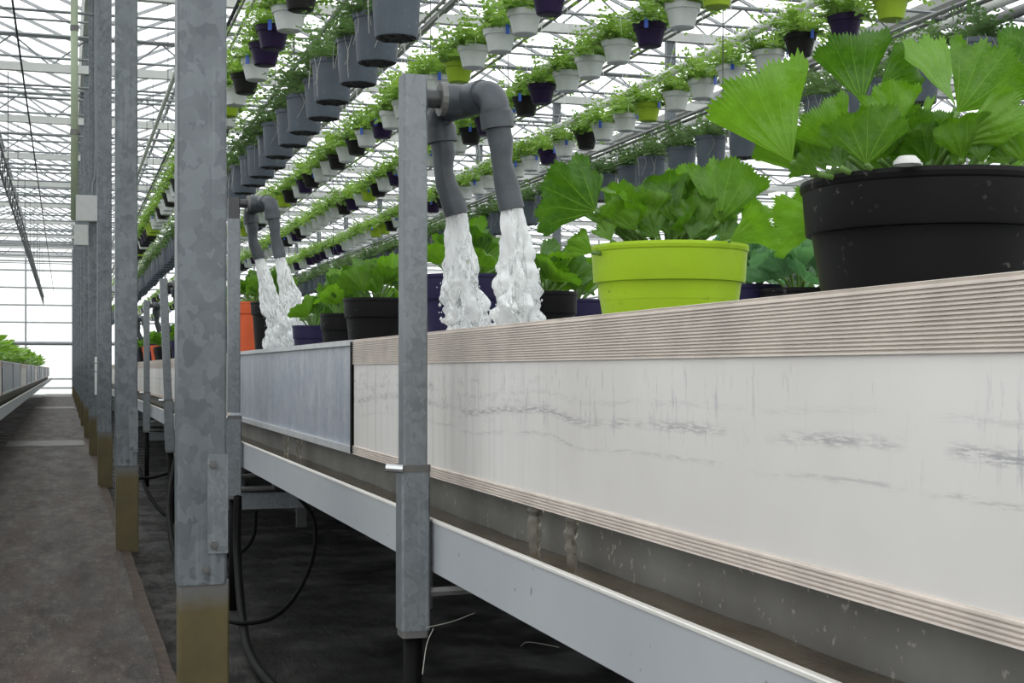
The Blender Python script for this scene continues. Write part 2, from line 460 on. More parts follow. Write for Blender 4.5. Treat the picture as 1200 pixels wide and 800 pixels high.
# ---- glass roof of ridge-and-gutter bays running along the aisle
ceil = struct('ceiling')
pane_w = 1.125
panes = []
for k in range(-3, 5):
    xa, xr, xb = GX(k), GX(k) + 1.825, GX(k + 1)
    for (x0, z0, x1, z1) in ((xa, Z_GUT, xr, Z_GUT + RISE), (xr, Z_GUT + RISE, xb, Z_GUT)):
        y = -3.2
        while y < YEND - .1:
            panes.append((x0, z0, x1, z1, y)); y += pane_w
def pane_key(p):
    c = ((p[0] + p[2]) / 2, p[4] + pane_w / 2, (p[1] + p[3]) / 2)
    q = proj(c)
    return q[2] if q and -60 < q[0] < 1260 and -60 < q[1] < 800 else 999
panes.sort(key=pane_key)
def pane_mesh(sgn):
    b = MB(); e = .012; th = .004
    x0, x1 = .03, 1.825 - .03
    za, zb = (0, RISE) if sgn > 0 else (RISE, 0)
    zf = lambda x: za + (zb - za) * x / 1.825
    v_ = []
    for dz in (0, th):
        v_ += [(x0, e, zf(x0) + dz), (x1, e, zf(x1) + dz), (x1, pane_w - e, zf(x1) + dz), (x0, pane_w - e, zf(x0) + dz)]
    b.add(v_[:4], [(0, 3, 2, 1)])
    return b
PM = {s: pane_mesh(s).mesh('glass_pane', 'roof_glass') for s in (1, -1)}
rest = MB()
for i, p in enumerate(panes):
    sg = 1 if p[3] > p[1] else -1
    if i < 300:
        link('glass_pane', PM[sg], ceil, (p[0], p[4], Z_GUT))
    else:
        o = Vector((p[0], p[4], Z_GUT))
        rest.add([Vector(v.co) + o for v in PM[sg].vertices], [tuple(f.vertices) for f in PM[sg].polygons])
tag(rest.build('glass_panes', 'roof_glass', ceil), kind='stuff')
gb = MB()
for k in range(-3, 5):
    xa, xr, xb = GX(k), GX(k) + 1.825, GX(k + 1)
    for (x0, z0, x1, z1) in ((xa, Z_GUT, xr, Z_GUT + RISE), (xr, Z_GUT + RISE, xb, Z_GUT)):
        y = -3.2
        while y < YEND:
            w, h = .018, .045
            gb.add([(x0, y - w, z0 - h), (x1, y - w, z1 - h), (x1, y + w, z1 - h), (x0, y + w, z0 - h),
                    (x0, y - w, z0 + .005), (x1, y - w, z1 + .005), (x1, y + w, z1 + .005), (x0, y + w, z0 + .005)],
                   [(0, 3, 2, 1), (0, 1, 5, 4), (2, 3, 7, 6), (4, 5, 6, 7)])
            y += pane_w
tag(gb.build('glazing_bars', 'bar_alu', ceil), kind='stuff')
for k in range(-3, 5):
    b = MB(); x = GX(k) + 1.825
    b.box(x - .03, x + .03, -3.2, YEND, Z_GUT + RISE - .06, Z_GUT + RISE + .02); b.build('ridge_beam', 'bar_alu', ceil)
for k in range(-3, 6):
    x = GX(k); b = MB()
    b.extrude_y([(x - .07, Z_GUT - .09), (x + .07, Z_GUT - .09), (x + .11, Z_GUT + .02), (x + .10, Z_GUT + .02), (x + .06, Z_GUT - .08),
                 (x - .06, Z_GUT - .08), (x - .10, Z_GUT + .02), (x - .11, Z_GUT + .02)], -3.2, YEND)
    b.build('gutter', 'truss_white', ceil)

# ---- far gable, translucent panels in a steel grid
def glazed_wall(name, p0, p1, ztop, nx, zs, mainz, gable=False):
    w = struct(name)
    p0 = Vector(p0); p1 = Vector(p1); d = (p1 - p0); L = d.length; d /= L
    nrm = Vector((-d.y, d.x, 0))
    def bar(name_, a, za, b_, zb, r, m='bar_wall'):
        q = MB(); q.tube([p0 + d * a + UP * za, p0 + d * b_ + UP * zb], r, 4); q.build(name_, m, w)
    step = L / nx
    lv = [0] + zs + [ztop]
    for i in range(nx):
        for j in range(len(lv) - 1):
            q = MB(); a = p0 + d * (i * step + .01) + nrm * .03; c_ = p0 + d * ((i + 1) * step - .01) + nrm * .03
            q.add([a + UP * (lv[j] + .01), c_ + UP * (lv[j] + .01), c_ + UP * (lv[j + 1] - .01), a + UP * (lv[j + 1] - .01)], [(0, 1, 2, 3)])
            q.build('wall_pane', 'wall_glass', w)
    for i in range(nx + 1): bar('wall_post', i * step, 0, i * step, ztop, .04)
    for z_ in zs: bar('wall_rail', 0, z_, L, z_, .075 if z_ in mainz else .035, 'truss_grey' if z_ in mainz else 'bar_wall')
    if gable:
        x = XL; q = MB()
        while x < XR - .1:
            q.add([(x, p0.y, ztop), (x + 3.65, p0.y, ztop), (x + 1.825, p0.y, ztop + RISE)], [(0, 1, 2)]); x += 3.65
        tag(q.build('gable_panes', 'wall_glass', w), kind='stuff')
    return w
glazed_wall('wall_far', (XL, YEND, 0), (XR, YEND, 0), Z_GUT, 16, [.25, .62, 2.05, 2.9, 3.6, 4.3, 5.0], (2.05,), True)
glazed_wall('wall_right', (XR, YEND, 0), (XR, -2, 0), Z_GUT, 31, [.6, 1.3, 2.0, 2.55, 3.1, 3.65, 4.2, 4.75], (1.3, 4.2))
glazed_wall('wall_left', (XL, -2, 0), (XL, YEND, 0), Z_GUT, 14, [1.0, 2.5, 4.2], (1.0,))

# ---- cross girders at every column row
for i, y in enumerate(COLY):
    g = thing('roof_girder', f'pale lattice roof girder over the {ordn(i + 1)} column from the camera', 'girder', (0, y, 0), 'roof girders')
    x0, x1 = GX(-3), XR
    b = MB(); b.box(x0, x1, -.05, .05, CH + 4.32, CH + 4.44); b.build('bottom_chord', 'truss_white', g)
    b = MB(); b.tube([(x0, 0, CH + 4.84), (x1, 0, CH + 4.84)], .03, 6); b.build('top_chord', 'truss_grey', g)
    b = MB(); b.tube([(x0, 0, CH + 4.12), (x1, 0, CH + 4.12)], .018, 5); b.build('screen_wire', 'truss_grey', g)
    b = MB(); b.tube([(x0, -.9, CH + 4.34), (x1, -.9, CH + 4.34)], .02, 5)
    b.tube([(x0, 1.2, CH + 4.30), (x1, 1.2, CH + 4.30)], .015, 5); b.tube([(x0, 2.3, CH + 4.36), (x1, 2.3, CH + 4.36)], .022, 5)
    tag(b.build('screen_wires', 'truss_grey', g), kind='stuff')
    b = MB(); n_ = 28; st = (x1 - x0) / n_
    for k in range(n_):
        a = x0 + k * st
        b.tube([(a, 0, CH + 4.42), (a + st / 2, 0, CH + 4.84)], .013, 4, False); b.tube([(a + st / 2, 0, CH + 4.84), (a + st, 0, CH + 4.42)], .013, 4, False)
    tag(b.build('lattice', 'truss_grey', g), kind='stuff')

# ---- galvanised columns
def column(x, y, lab, detail):
    c_ = thing('steel_column', lab, 'column', (x, y, 0), 'galvanised columns')
    b = MB(); b.bbox(0, .12, 0, .10, .458, Z_GUT - .09, .006); b.build('shaft', 'galvanised', c_)
    b = MB(); b.bbox(.004, .126, .004, .096, -.02, .465, .004); b.build('painted_foot', 'olive_paint', c_)
    if detail:
        b = MB(); b.box(.072, .122, -.005, 0, .535, .78); b.build('splice_plate', 'galvanised_fine', c_)
        for bx_, bz in ((.086, .755), (.088, .555), (.068, .495)):
            b = MB(); b.tube([(bx_, -.004, bz), (bx_, -.010, bz)], .011, 6); b.tube([(bx_, -.010, bz), (bx_, -.016, bz)], .006, 6)
            b.build('bolt', 'steel_dull', c_)
    return c_
for i, y in enumerate(COLY):
    lab = ['broad galvanised column nearest the camera with olive painted foot',
           'second galvanised column along the aisle, olive foot, left of the nearest one'][i] if i < 2 else f'{ordn(i + 1)} galvanised aisle column from the camera'
    column(.264, y, lab, i < 2)
for i, y in enumerate(COLY[2:]):
    column(GX(2) - .06, y, f'{ordn(i + 1)} column of the far row standing behind the basket rows', False)

# ================================================================== BENCHES
def ribbed(x, z0, z1, n, depth=.004):
    """outline of a ribbed strip (x = outer face), going up"""
    pr = []; st = (z1 - z0) / n
    for k in range(n):
        a = z0 + k * st
        pr += [(x, a + st * .12), (x, a + st * .58), (x + depth, a + st * .68), (x + depth, a + st * .98)]
    return pr
ZT = CH + .085; ZB = CH - .240; ZR = CH + .0153; XB = .780; ZF = .985     # rim, bottom, rib line, face, tray floor
XW = 1.72                                                                # bench width

def container(y0, y1, style, label, side=1, xface=XB, detail=True):
    root = thing('bench_container', label, 'bench', (xface, y0, 0), 'flood bench containers', 0)
    L = y1 - y0; sg = side
    def pm(b): 
        if sg < 0:
            b.v = [(-x, y, z) for x, y, z in b.v]; b.f = [tuple(reversed(f)) for f in b.f]
        return b
    if style == 'alu':
        b = MB(); b.box(.0025, .030, 0, L, ZB + .02, ZR); pm(b).build('side_panel', 'aluminium_panel', root)
        b = MB(); pr = ribbed(-.002, ZR, ZT - .004, 15, .004)
        pr += [(0, ZT - .001), (.004, ZT), (.032, ZT), (.032, ZR)]
        b.extrude_y([(-.002, ZR)] + pr, 0, L); pm(b).build('ribbed_rim', 'ribbed_aluminium', root)
        b = MB(); pr = ribbed(-.002, ZB, ZB + .026, 5, .004) + [(.03, ZB + .026), (.03, ZB)]
        b.extrude_y(pr, 0, L); pm(b).build('ribbed_foot', 'ribbed_aluminium', root)
    else:
        b = MB(); b.box(.012, .03, 0, L, ZB + .01, ZT - .01); pm(b).build('side_panel', 'galvanised_sheet', root)
        b = MB(); b.box(-.003, .034, 0, L, ZT - .016, ZT); b.build and pm(b).build('top_rim', 'sheet_rim', root)
        b = MB(); b.box(-.003, .034, 0, L, ZB, ZB + .02); pm(b).build('bottom_rim', 'sheet_rim', root)
        for yy in (0, L - .012):
            if yy == 0: b = MB(); b.box(-.004, .03, -.022, -.002, ZB + .002, ZT - .006); pm(b).build('rubber_seal', 'rubber', root)
            b = MB(); b.box(-.001, .034, yy, yy + .012, ZB + .02, ZT - .016); pm(b).build('end_stile', 'sheet_rim', root)
    b = MB(); b.box(.03, XW - .03, .004, L - .004, ZF - .03, ZF - .005); pm(b).build('tray_floor', 'galvanised_fine', root)
    b = MB(); b.box(XW - .03, XW, 0, L, ZB, ZT); pm(b).build('rear_panel', 'ribbed_aluminium', root)
    for yy in (.002, L - .022):
        b = MB(); b.box(.035, XW - .035, yy, yy + .02, ZB + .03, ZT - .006); pm(b).build('end_panel', 'steel_dull', root)
    return root
container(-.9, 3.945, 'alu', 'long pale scuffed bench container with ribbed rim in the foreground')
container(3.972, 7.05, 'galv', 'bluish galvanised bench container beyond the pale foreground one')
ys = [7.08 + 4.2 * k for k in range(13)]
for i, y in enumerate(ys):
    if y + 4.17 < YEND - 1:
        container(y, y + 4.17, 'alu', f'{ordn(i + 1)} bench container beyond the bluish galvanised one, right of the aisle')
lab_l = 0
y = 5.0
while y + 3 < YEND - 2:
    lab_l += 1
    container(y, y + 2.97, 'galv' if lab_l % 3 else 'alu', f'{ordn(lab_l)} container from the near end of the bench left of the aisle', -1, -.56)
    y += 3.0
for r_ in range(2):
    for k in range(5):
        container(1.0 + 9 * k, 9.96 + 9 * k, 'alu', f'{ordn(k + 1)} bench container in the {ordn(r_ + 2)} row from the aisle', 1, XB + (XW + .05) * (r_ + 1))

# ---- drain trough under the bench edge
XT = .715; ZLIP = CH - .307; ZTB = CH - .412
def trough(xo, sg, label, y0):
    root = thing('drain_trough', label, 'trough', (xo, y0, 0), 'drain troughs'); L = YEND - 2 - y0
    def pm(b):
        if sg < 0:
            b.v = [(-x, y, z) for x, y, z in b.v]; b.f = [tuple(reversed(f)) for f in b.f]
        return b
    b = MB(); b.box(0, .006, 0, L, ZTB, ZLIP - .004); pm(b).build('outer_wall', 'trough_paint', root)
    b = MB(); b.extrude_y([(-.002, ZLIP - .004), (.009, ZLIP - .004), (.009, ZLIP), (.007, ZLIP + .002), (-.001, ZLIP + .002), (-.002, ZLIP)], 0, L); pm(b).build('lip', 'trough_lip', root)
    b = MB(); b.box(.006, .16, 0, L, ZTB, ZTB + .006); pm(b).build('trough_bottom', 'trough_inside', root)
    b = MB(); b.box(.125, .132, 0, L, ZTB + .006, ZB + .03); pm(b).build('inner_wall', 'trough_inside', root)
    return root
trough(XT, 1, 'pale grey drain trough running below the pale bench right of the columns', -.9)
trough(-.56 + .06, -1, 'grey drain trough under the bench left of the aisle', 5.0)
b = MB(); nyw = 200; v_ = []
for j in range(nyw + 1):
    yy = -.88 + (40) * (j / nyw) ** 1.6
    for i in range(5):
        xx = XT + .008 + (.125 - .010) * i / 4
        v_.append((xx, yy, CH - .328 + .004 * noise.noise((xx * 20, yy * 9, 0))))
b.add(v_, [(j * 5 + i, j * 5 + i + 1, j * 5 + i + 6, j * 5 + i + 5) for j in range(nyw) for i in range(4)])
tag(b.build('trough_water', 'brown_water', None, True), 'murky brown water flowing in the drain trough', 'water', kind='stuff')

# ---- supports under the bench
for i in range(9):
    y = 2.55 + 3.25 * i
    s_ = thing('bench_support', f'steel cross frame carrying the bench, {ordn(i + 1)} from the camera', 'support', (0, y, 0), 'bench supports')
    b = MB(); b.box(.86, 2.4, -.03, .03, CH - .30, CH - .24); b.build('cross_beam', 'dark_steel', s_)
    if i:
        b = MB(); b.box(.70, 1.06, .62, .68, .36, .43); b.build('low_beam', 'galvanised_fine', s_)
        b = MB(); b.tube([(.705, .60, .455), (.90, .60, .455), (.90, .60, .56)], .012, 6); b.build('pipe_arm', 'rail_steel', s_)
    for x in (1.45, 2.3):
        b = MB(); b.box(x - .03, x + .03, -.03, .03, -.02, CH - .30); b.build('leg', 'dark_steel', s_)
    b = MB(); b.tube([(.70, .25, CH - .455), (.86, .05, CH - .42)], .010, 6); b.build('strut', 'steel_dull', s_)

# ================================================================== TAPS
def standpipe_parts(root):
    me = {}
    b = MB(); b.bbox(-.025, .025, -.025, .025, .775, 1.588, .004); b.build('post', 'galvanised_fine', root)
    b = MB(); b.bbox(-.0295, .0295, -.0295, .0295, .462, .783, .004); b.build('sleeve', 'galvanised_fine', root)
    b = MB(); b.bbox(-.027, .027, -.027, .027, .447, .463, .004); b.build('sleeve_end', 'steel_dull', root)
    b = MB(); b.tube([(0, 0, -.02), (0, 0, .45)], .02, 12); b.build('feed_pipe', 'rubber', root, True)
    b = MB(); b.bbox(-.031, .031, -.031, .031, .783, .797, .006); cl = b.build('clamp_band', 'steel_dull', root)
    b = MB(); b.tube([(-.060, -.020, .792), (-.028, -.034, .790)], .0085, 10); b.build('clamp_screw', 'steel_bright', cl)
    zc = 1.545
    b = MB(); b.tube([(.02, 0, zc), (.11, 0, zc)], .019, 14); smooth_by_angle(b.build('stub', 'pipe_stub', root).data)
    fa = Vector((.082, .10, zc)); ne = Vector((.145, -.10, zc)); ax = (ne - fa).normalized()
    mid = (fa + ne) / 2
    def elbow(p, a):                                # pipe bend from the tee at p down to its socket
        pts = [p - a * .050]
        for k in range(7):
            t_ = k / 6 * math.pi / 2
            pts.append(p - a * (.036 * (1 - math.sin(t_))) + Vector((0, 0, -.036 * (1 - math.cos(t_)))))
        pts += [p + Vector((.002, 0, -.040)), p + Vector((.002, 0, -.0405)), p + Vector((.006, 0, -.072))]
        rr = [.0295] * 8 + [.0295, .0335, .0335]
        return pts, rr
    for p, a in ((fa, -ax), (ne, ax)):
        b = MB(); pts, rr = elbow(p, a); b.tube(pts, rr, 20); smooth_by_angle(b.build('elbow', 'pipe_grey', root).data)
    b = MB(); b.tube([mid - ax * .062, mid - ax * .0615, mid + ax * .0615, mid + ax * .062], [.030, .0335, .0335, .030], 20)
    b.tube([mid + Vector((-.052, 0, 0)), mid], .0325, 18)
    smooth_by_angle(b.build('tee', 'pipe_grey', root).data)
    b = MB(); b.tube([mid + Vector((-.058, 0, 0)), mid + Vector((-.046, 0, 0))], .035, 18); b.build('collar', 'steel_dull', root)
    for p, bot, kk in ((fa, Vector((.120, .10, 1.322)), 1), (ne, Vector((.180, -.10, 1.313)), -1)):
        top = p + Vector((.004, 0, -.060))
        mid_ = top.lerp(bot, .46) + Vector((-.004 - .006 * (kk > 0), 0, 0))
        pts = [top, top.lerp(mid_, .5) + Vector((.003, 0, 0)), mid_ + Vector((-.001, 0, .022)), mid_, mid_ + Vector((.005, 0, -.024)), mid_.lerp(bot, .6), bot, bot + Vector((0, 0, .0005)), bot + Vector((-.002, 0, .03))]
        b = MB(); b.tube(pts, [.0255, .0250, .0225, .0205, .0228, .0255, .0260, .0225, .0215], 20)
        smooth_by_angle(b.build('outlet_pipe', 'pipe_grey', root).data)
def copy_tree(o, parent=None):
    c_ = o.copy(); COL.objects.link(c_)
    if parent is not None: c_.parent = parent
    for ch in list(o.children): copy_tree(ch, c_)
    return c_
PX = .677
taps = [2.80, 6.0, 9.5, 12.6, 15.9, 19.1]
tap0 = thing('standpipe_tap', 'grey double-outlet water tap on a square post, nearest one gushing', 'tap', (PX, taps[0], 0), 'standpipe taps')
standpipe_parts(tap0)
for i, y in enumerate(taps[1:]):
    c_ = copy_tree(tap0); c_.location = (PX, y, 0)
    c_['label'] = ['grey double-outlet water tap right behind the nearest column, also gushing', 'leaning dry tap post seen just left of the nearest column',
                   'dry tap post standing just left of the leaning one', 'fifth tap post along the bench', 'sixth tap post along the bench'][i]
    if i == 1: c_.rotation_euler = (0, R(-2.2), 0)
    if i == 0:                                       # this tap's pipework sits on a block above its post
        for ch in c_.children:
            nm = ch.name.split('.')[0]
            if nm in ('stub', 'elbow', 'tee', 'collar', 'outlet_pipe'): ch.location.z = .145
            if nm == 'post': ch.location.z = .035
        b = MB(); b.bbox(-.024, .024, -.024, .024, 1.618, 1.712, .004); b.build('connector_block', 'pipe_stub', c_)

# ---- gushing water
def stream(seed, top, drift, dy, z1, r0, r1, label, grp):
    random.seed(seed)
    n, k = 64, 120; b = MB(); v_ = []
    root = thing('water_jet', label, 'water', top, grp)
    H = top[2] - z1
    for i in range(k + 1):
        t_ = i / k; z_ = -t_ * H
        cx = drift * t_; cy = dy * t_; rad = r0 + (r1 - r0) * t_ ** 1.05
        amp = .002 + .022 * min(1, t_ * 1.5)
        wob = .010 * t_ * noise.noise((t_ * 5, seed, 2))
        for j in range(n):
            a = 2 * math.pi * j / n
            q = (math.cos(a) * 1.6 + seed * 7, math.sin(a) * 1.6, t_ * 4.2)
            q2 = (math.cos(a) * 2.6 + seed * 3, math.sin(a) * 2.6, t_ * 8)
            q3 = (math.cos(a) * 6.5 + seed, math.sin(a) * 6.5, t_ * 17)
            rr = rad + amp * (1.3 * noise.noise(q) + 1.2 * noise.noise(q2) + .75 * noise.noise(q3))
            # lobes thrown out of the column lower down
            lob = max(0, noise.noise((math.cos(a) * 1.4 + seed * 11, math.sin(a) * 1.4, t_ * 6)) - .12) * .16 * max(0, t_ - .3)
            rr = max(.004, rr + lob)
            v_.append((max(cx + wob + rr * math.cos(a), XB + .037 - top[0] if top[2] + z_ < ZT + .015 else -9), cy + rr * math.sin(a) * .9, z_ + .006 * t_ * noise.noise(q3)))
    b.add(v_, [(i * n + j, (i + 1) * n + j, (i + 1) * n + (j + 1) % n, i * n + (j + 1) % n) for i in range(k) for j in range(n)] + [tuple(range(n))])
    b.build('jet', 'white_water', root, True)
    b = MB()
    for q in range(90):
        t_ = random.uniform(.35, 1.08); a = random.uniform(0, 6.28); rad = (r0 + (r1 - r0) * t_) * random.uniform(.95, 1.55)
        s_ = random.choice((.0015, .002, .0025, .004))
        c_ = Vector((drift * t_ + rad * math.cos(a), dy * t_ + rad * math.sin(a), -min(t_, 1) * H + random.uniform(0, .02)))
        if top[2] + c_.z < ZT + .015: c_.x = max(c_.x, XB + .042 - top[0])
        v8 = [c_ + Vector(d) * s_ for d in ((1, 0, 0), (-1, 0, 0), (0, 1, 0), (0, -1, 0), (0, 0, 1.5), (0, 0, -1.3))]
        b.add(v8, [(0, 2, 4), (2, 1, 4), (1, 3, 4), (3, 0, 4), (2, 0, 5), (1, 2, 5), (3, 1, 5), (0, 3, 5)])
    # splash crown
    tag(b.build('droplets', 'white_water', root, True), kind='stuff')
    b = MB(); v_ = []; n2, k2 = 40, 10
    for i in range(k2 + 1):
        t_ = i / k2
        for j in range(n2):
            a = 2 * math.pi * j / n2
            rr = r1 * .6 + t_ * .022 * (1 + .8 * noise.noise((math.cos(a) * 3, math.sin(a) * 3, seed)))
            zz = .055 * math.sin(t_ * 2.6) * (1 + 1.3 * noise.noise((math.cos(a) * 4 + seed, math.sin(a) * 4, t_))) + .01 * noise.noise((a * 6, t_ * 9, seed))
            v_.append((max(drift + rr * math.cos(a), XB + .037 - top[0]), dy + rr * math.sin(a), -H + max(0, zz)))
    b.add(v_, [(i * n2 + j, i * n2 + (j + 1) % n2, (i + 1) * n2 + (j + 1) % n2, (i + 1) * n2 + j) for i in range(k2) for j in range(n2)])
    b.build('splash', 'white_water', root, True)
for i, (ty, nm) in enumerate(((taps[0], 'nearest tap'), (taps[1], 'tap behind the nearest column'))):
    dz_ = .145 * i; ex = .085 * i
    stream(2 + i * 5, (PX + .120, ty + .10, 1.323 + dz_), .066 + ex, .15 - .1 * i, ZF, .021, .056 + .01 * i, f'white gush of water from the left outlet of the {nm}', 'water gushes')
    stream(4 + i * 9, (PX + .180, ty - .10, 1.314 + dz_), .046 + ex, .07, ZF, .022, .044 + .022 * i, f'white gush of water from the right outlet of the {nm}', 'water gushes')
for i, (x, y, w) in enumerate(((.802, 2.39, .012), (.802, 2.20, .010), (.802, 5.35, .009), (.802, 5.05, .010))):
    b = MB(); pts = []; rr = []
    for k in range(17):
        t_ = k / 16
        pts.append((x + .004 * noise.noise((t_ * 3, i, 0)), y + .006 * noise.noise((t_ * 4, i, 5)), ZB + .005 - t_ * .098)); rr.append(w * (1.25 - .5 * t_) * (1 + .4 * noise.noise((t_ * 9, i, 9))))
    b.tube(pts, rr, 12)
    tag(b.build('water_trickle', 'dripping_water', None, True), ['left trickle of water falling from the pale bench into the trough', 'right trickle of water falling from the pale bench into the trough',
        'left trickle of water below the bluish galvanised bench', 'right trickle of water below the bluish galvanised bench'][i], 'water', 'trickles into the trough')

# ================================================================== POTTED PLANTS
NV = 5
def leaf_mesh(name, nseg, nrad, spread, cup, fold, seed, teeth=46, mat='leaf', curl=0.):
    b = MB(); rnd = random.Random(seed); v_ = [(0, 0, 0)]; uv = [(0.0, 0.0)]; f_ = []
    sp = R(spread)
    for i in range(nseg + 1):
        t_ = i / nseg; ph = (2 * t_ - 1) * sp
        vein = (t_ * NV) % 1.0                       # lobe position; main vein in each lobe's middle
        dv = abs(vein - .5) * 2
        Rr = (.80 + .20 * math.cos(ph * .62)) * (1 + .035 * math.cos(math.pi * dv) + .16 * noise.noise((t_ * 3.1, seed * 1.7, 1)) + .06 * noise.noise((t_ * 9, seed, 4)))
        tt = (t_ * teeth) % 1.0
        tooth = ((.062 + .03 * noise.noise((t_ * 13, seed, 8))) * (1 - abs(tt * 2 - 1)) - .03)
        for j in range(1, nrad + 1):
            r_ = j / nrad
            rr = Rr * r_ + (tooth if j == nrad else 0)
            x = rr * math.sin(ph); y = rr * math.cos(ph)
            z_ = cup * r_ ** 1.6 * (1 + .25 * noise.noise((math.sin(ph) * 1.3 + seed, math.cos(ph) * 1.3, 5)))
            z_ += fold * r_ * (dv - .5) + .24 * r_ * noise.noise((x * 1.9 + seed, y * 1.9, seed)) + .11 * r_ * r_ * noise.noise((x * 5 + seed, y * 5, seed))
            z_ -= (.10 + curl) * r_ ** 5
            z_ += .45 * cup * r_ ** 1.3 * (abs(math.sin(ph)) ** 1.5)
            v_.append((x, y, z_)); uv.append((dv * max(r_, .15) if True else dv, r_))
    for i in range(nseg):
        a = 1 + i * nrad; c_ = 1 + (i + 1) * nrad
        f_.append((0, c_, a))
        for j in range(nrad - 1): f_.append((a + j, c_ + j, c_ + j + 1, a + j + 1))
    b.add(v_, f_); b.uv = uv
    return b.mesh(name, mat, True)
LEAF_HI = [leaf_mesh('leaf', 92, 7, sp_, cu, fo, s_) for s_, (sp_, cu, fo) in enumerate(((64, .34, .015), (56, .26, .018), (72, .42, .015), (52, .30, .02)))]
FAN = {sp_: leaf_mesh('leaf', 96, 9, sp_, .22, .014, sp_, 24) for sp_ in (26, 36, 46, 58)}
LEAF_LO = [leaf_mesh('leaf', 36, 3, sp_, cu, fo, s_ + 7, 18) for s_, (sp_, cu, fo) in enumerate(((68, .36, .02), (58, .26, .025), (80, .44, .02)))]
LEAF_BLUE = [leaf_mesh('leaf', 36, 3, sp_, cu, fo, s_ + 17, 18, 'leaf_blue') for s_, (sp_, cu, fo) in enumerate(((100, .35, .05), (85, .22, .06)))]

def leaf_matrix(base, axis, nrm, size):
    a = Vector(axis).normalized(); n_ = Vector(nrm); n_ = (n_ - a * n_.dot(a)).normalized()
    x = a.cross(n_).normalized()
    m = Matrix((x, a, n_)).transposed().to_4x4() @ Matrix.Diagonal((size, size, size, 1))
    m.translation = Vector(base); return m
POTS = {}
def pot_mesh(style, rt, h, mat):
    key = (style, round(rt, 3), round(h, 3), mat)
    if key in POTS: return POTS[key]
    col_h = min(.062, h * .29)
    prof = [(rt * .70, 0), (rt * .72, .004), (rt * .73, .014), (rt * .80, h * .30), (rt * .893, h - col_h - .016), (rt * .905, h - col_h - .004), (rt * .915, h - col_h), (rt * .955, h - col_h + .001), (rt * .962, h - col_h + .004),
            (rt * .985, h - .012), (rt * 1.0, h - .010), (rt * 1.008, h - .005), (rt * 1.0, h), (rt * .965, h), (rt * .95, h - .02), (rt * .88, h - .09)]
    b = MB(); b.lathe(prof, 56); b.add([(0, 0, .002)] + [(rt * .70 * math.cos(2 * math.pi * j / 16), rt * .70 * math.sin(2 * math.pi * j / 16), .002) for j in range(16)],
                                       [(0, (j + 1) % 16 + 1, j + 1) for j in range(16)])
    me = smooth_by_angle(b.mesh('pot', mat), 22); POTS[key] = me; return me
def soil_mesh(rt, h):
    key = ('soil', round(rt, 3), round(h, 3))
    if key in POTS: return POTS[key]
    b = MB(); n = 20; v_ = [(0, 0, h - .015)]
    for rr in (.5, .94):
        for j in range(n):
            a = 2 * math.pi * j / n; v_.append((rr * rt * math.cos(a), rr * rt * math.sin(a), h - .026 + .008 * noise.noise((math.cos(a) * 3, math.sin(a) * 3, rr * 5))))
    b.add(v_, [(0, 1 + j, 1 + (j + 1) % n) for j in range(n)] + [(1 + j, 1 + n + j, 1 + n + (j + 1) % n, 1 + (j + 1) % n) for j in range(n)])
    me = b.mesh('soil', 'soil', True); POTS[key] = me; return me
def stalk_to(mb, crown, base, axis, r):
    c_ = Vector(crown); bs = Vector(base); ax = Vector(axis).normalized()
    L = (bs - c_).length
    pts = curve([c_, c_.lerp(bs, .5) - ax * L * .10 + Vector((0, 0, L * .06)), bs], 5)
    mb.tube(pts, [r * (1.15 - .35 * k / (len(pts) - 1)) for k in range(len(pts))], 7)

def potted_plant(x, y, rt, h, mat, label, seed, n=18, size=.075, hi=False, custom=None, blue=False, z=ZF, tall=1.0, fill_r=1.0):
    rnd = random.Random(seed)
    root = thing('potted_plant', label, 'plant', (x, y, z - .004), 'potted plants on the bench')
    link('pot', pot_mesh('std', rt, h, mat), root)
    link('soil', soil_mesh(rt, h), root)
    L = LEAF_HI if hi else (LEAF_BLUE if blue else LEAF_LO)
    st = MB(); org = Vector((x, y, z - .004))
    def put(base, axis, nrm, s, crown=None, me=None):
        link('leaf', me or rnd.choice(L), root, mat=leaf_matrix(base, axis, nrm, s))
        cr = crown or Vector((base[0] * .25, base[1] * .25, h - .03))
        if hi:
            q = MB(); stalk_to(q, cr, base, axis, .0042); q.build('stalk', 'stalk', root, True)
        else: stalk_to(st, cr, base, axis, .0035)
    for i in range(n):
        az = i * 2.39996 + rnd.uniform(-.3, .3); f = ((i + .5) / n) ** .7
        d = Vector((math.cos(az), math.sin(az), 0))
        el = R(82 - 60 * f + rnd.uniform(-22, 22))
        base = d * (rt * (.12 + .62 * f) * fill_r) + Vector((0, 0, h + tall * (.055 - .035 * f + rnd.uniform(-.01, .02))))
        ax = d * math.cos(el) + UP * math.sin(el); nr = UP * math.cos(el) - d * math.sin(el)
        tang = Vector((-d.y, d.x, 0)); nr = nr + tang * rnd.uniform(-.9, .9)
        put(base, ax, nr, size * rnd.uniform(.7, 1.35))
    if custom:
        for (bp, tp, dd, dz, sp_, roll) in custom:
            cd = (org - EYE).dot(FWD)
            bw = at_d(bp[0], bp[1], cd - dd); tw = at_d(tp[0], tp[1], cd - dd - dz)
            ax = (tw - bw)
            nr = FWD * .9 + UP * .55 + RIGHT * roll
            put(bw - org, ax, nr, ax.length, None, FAN[sp_])
    if not hi and st.v: tag(st.build('stems', 'stalk', root, True), kind='stuff')
    return root

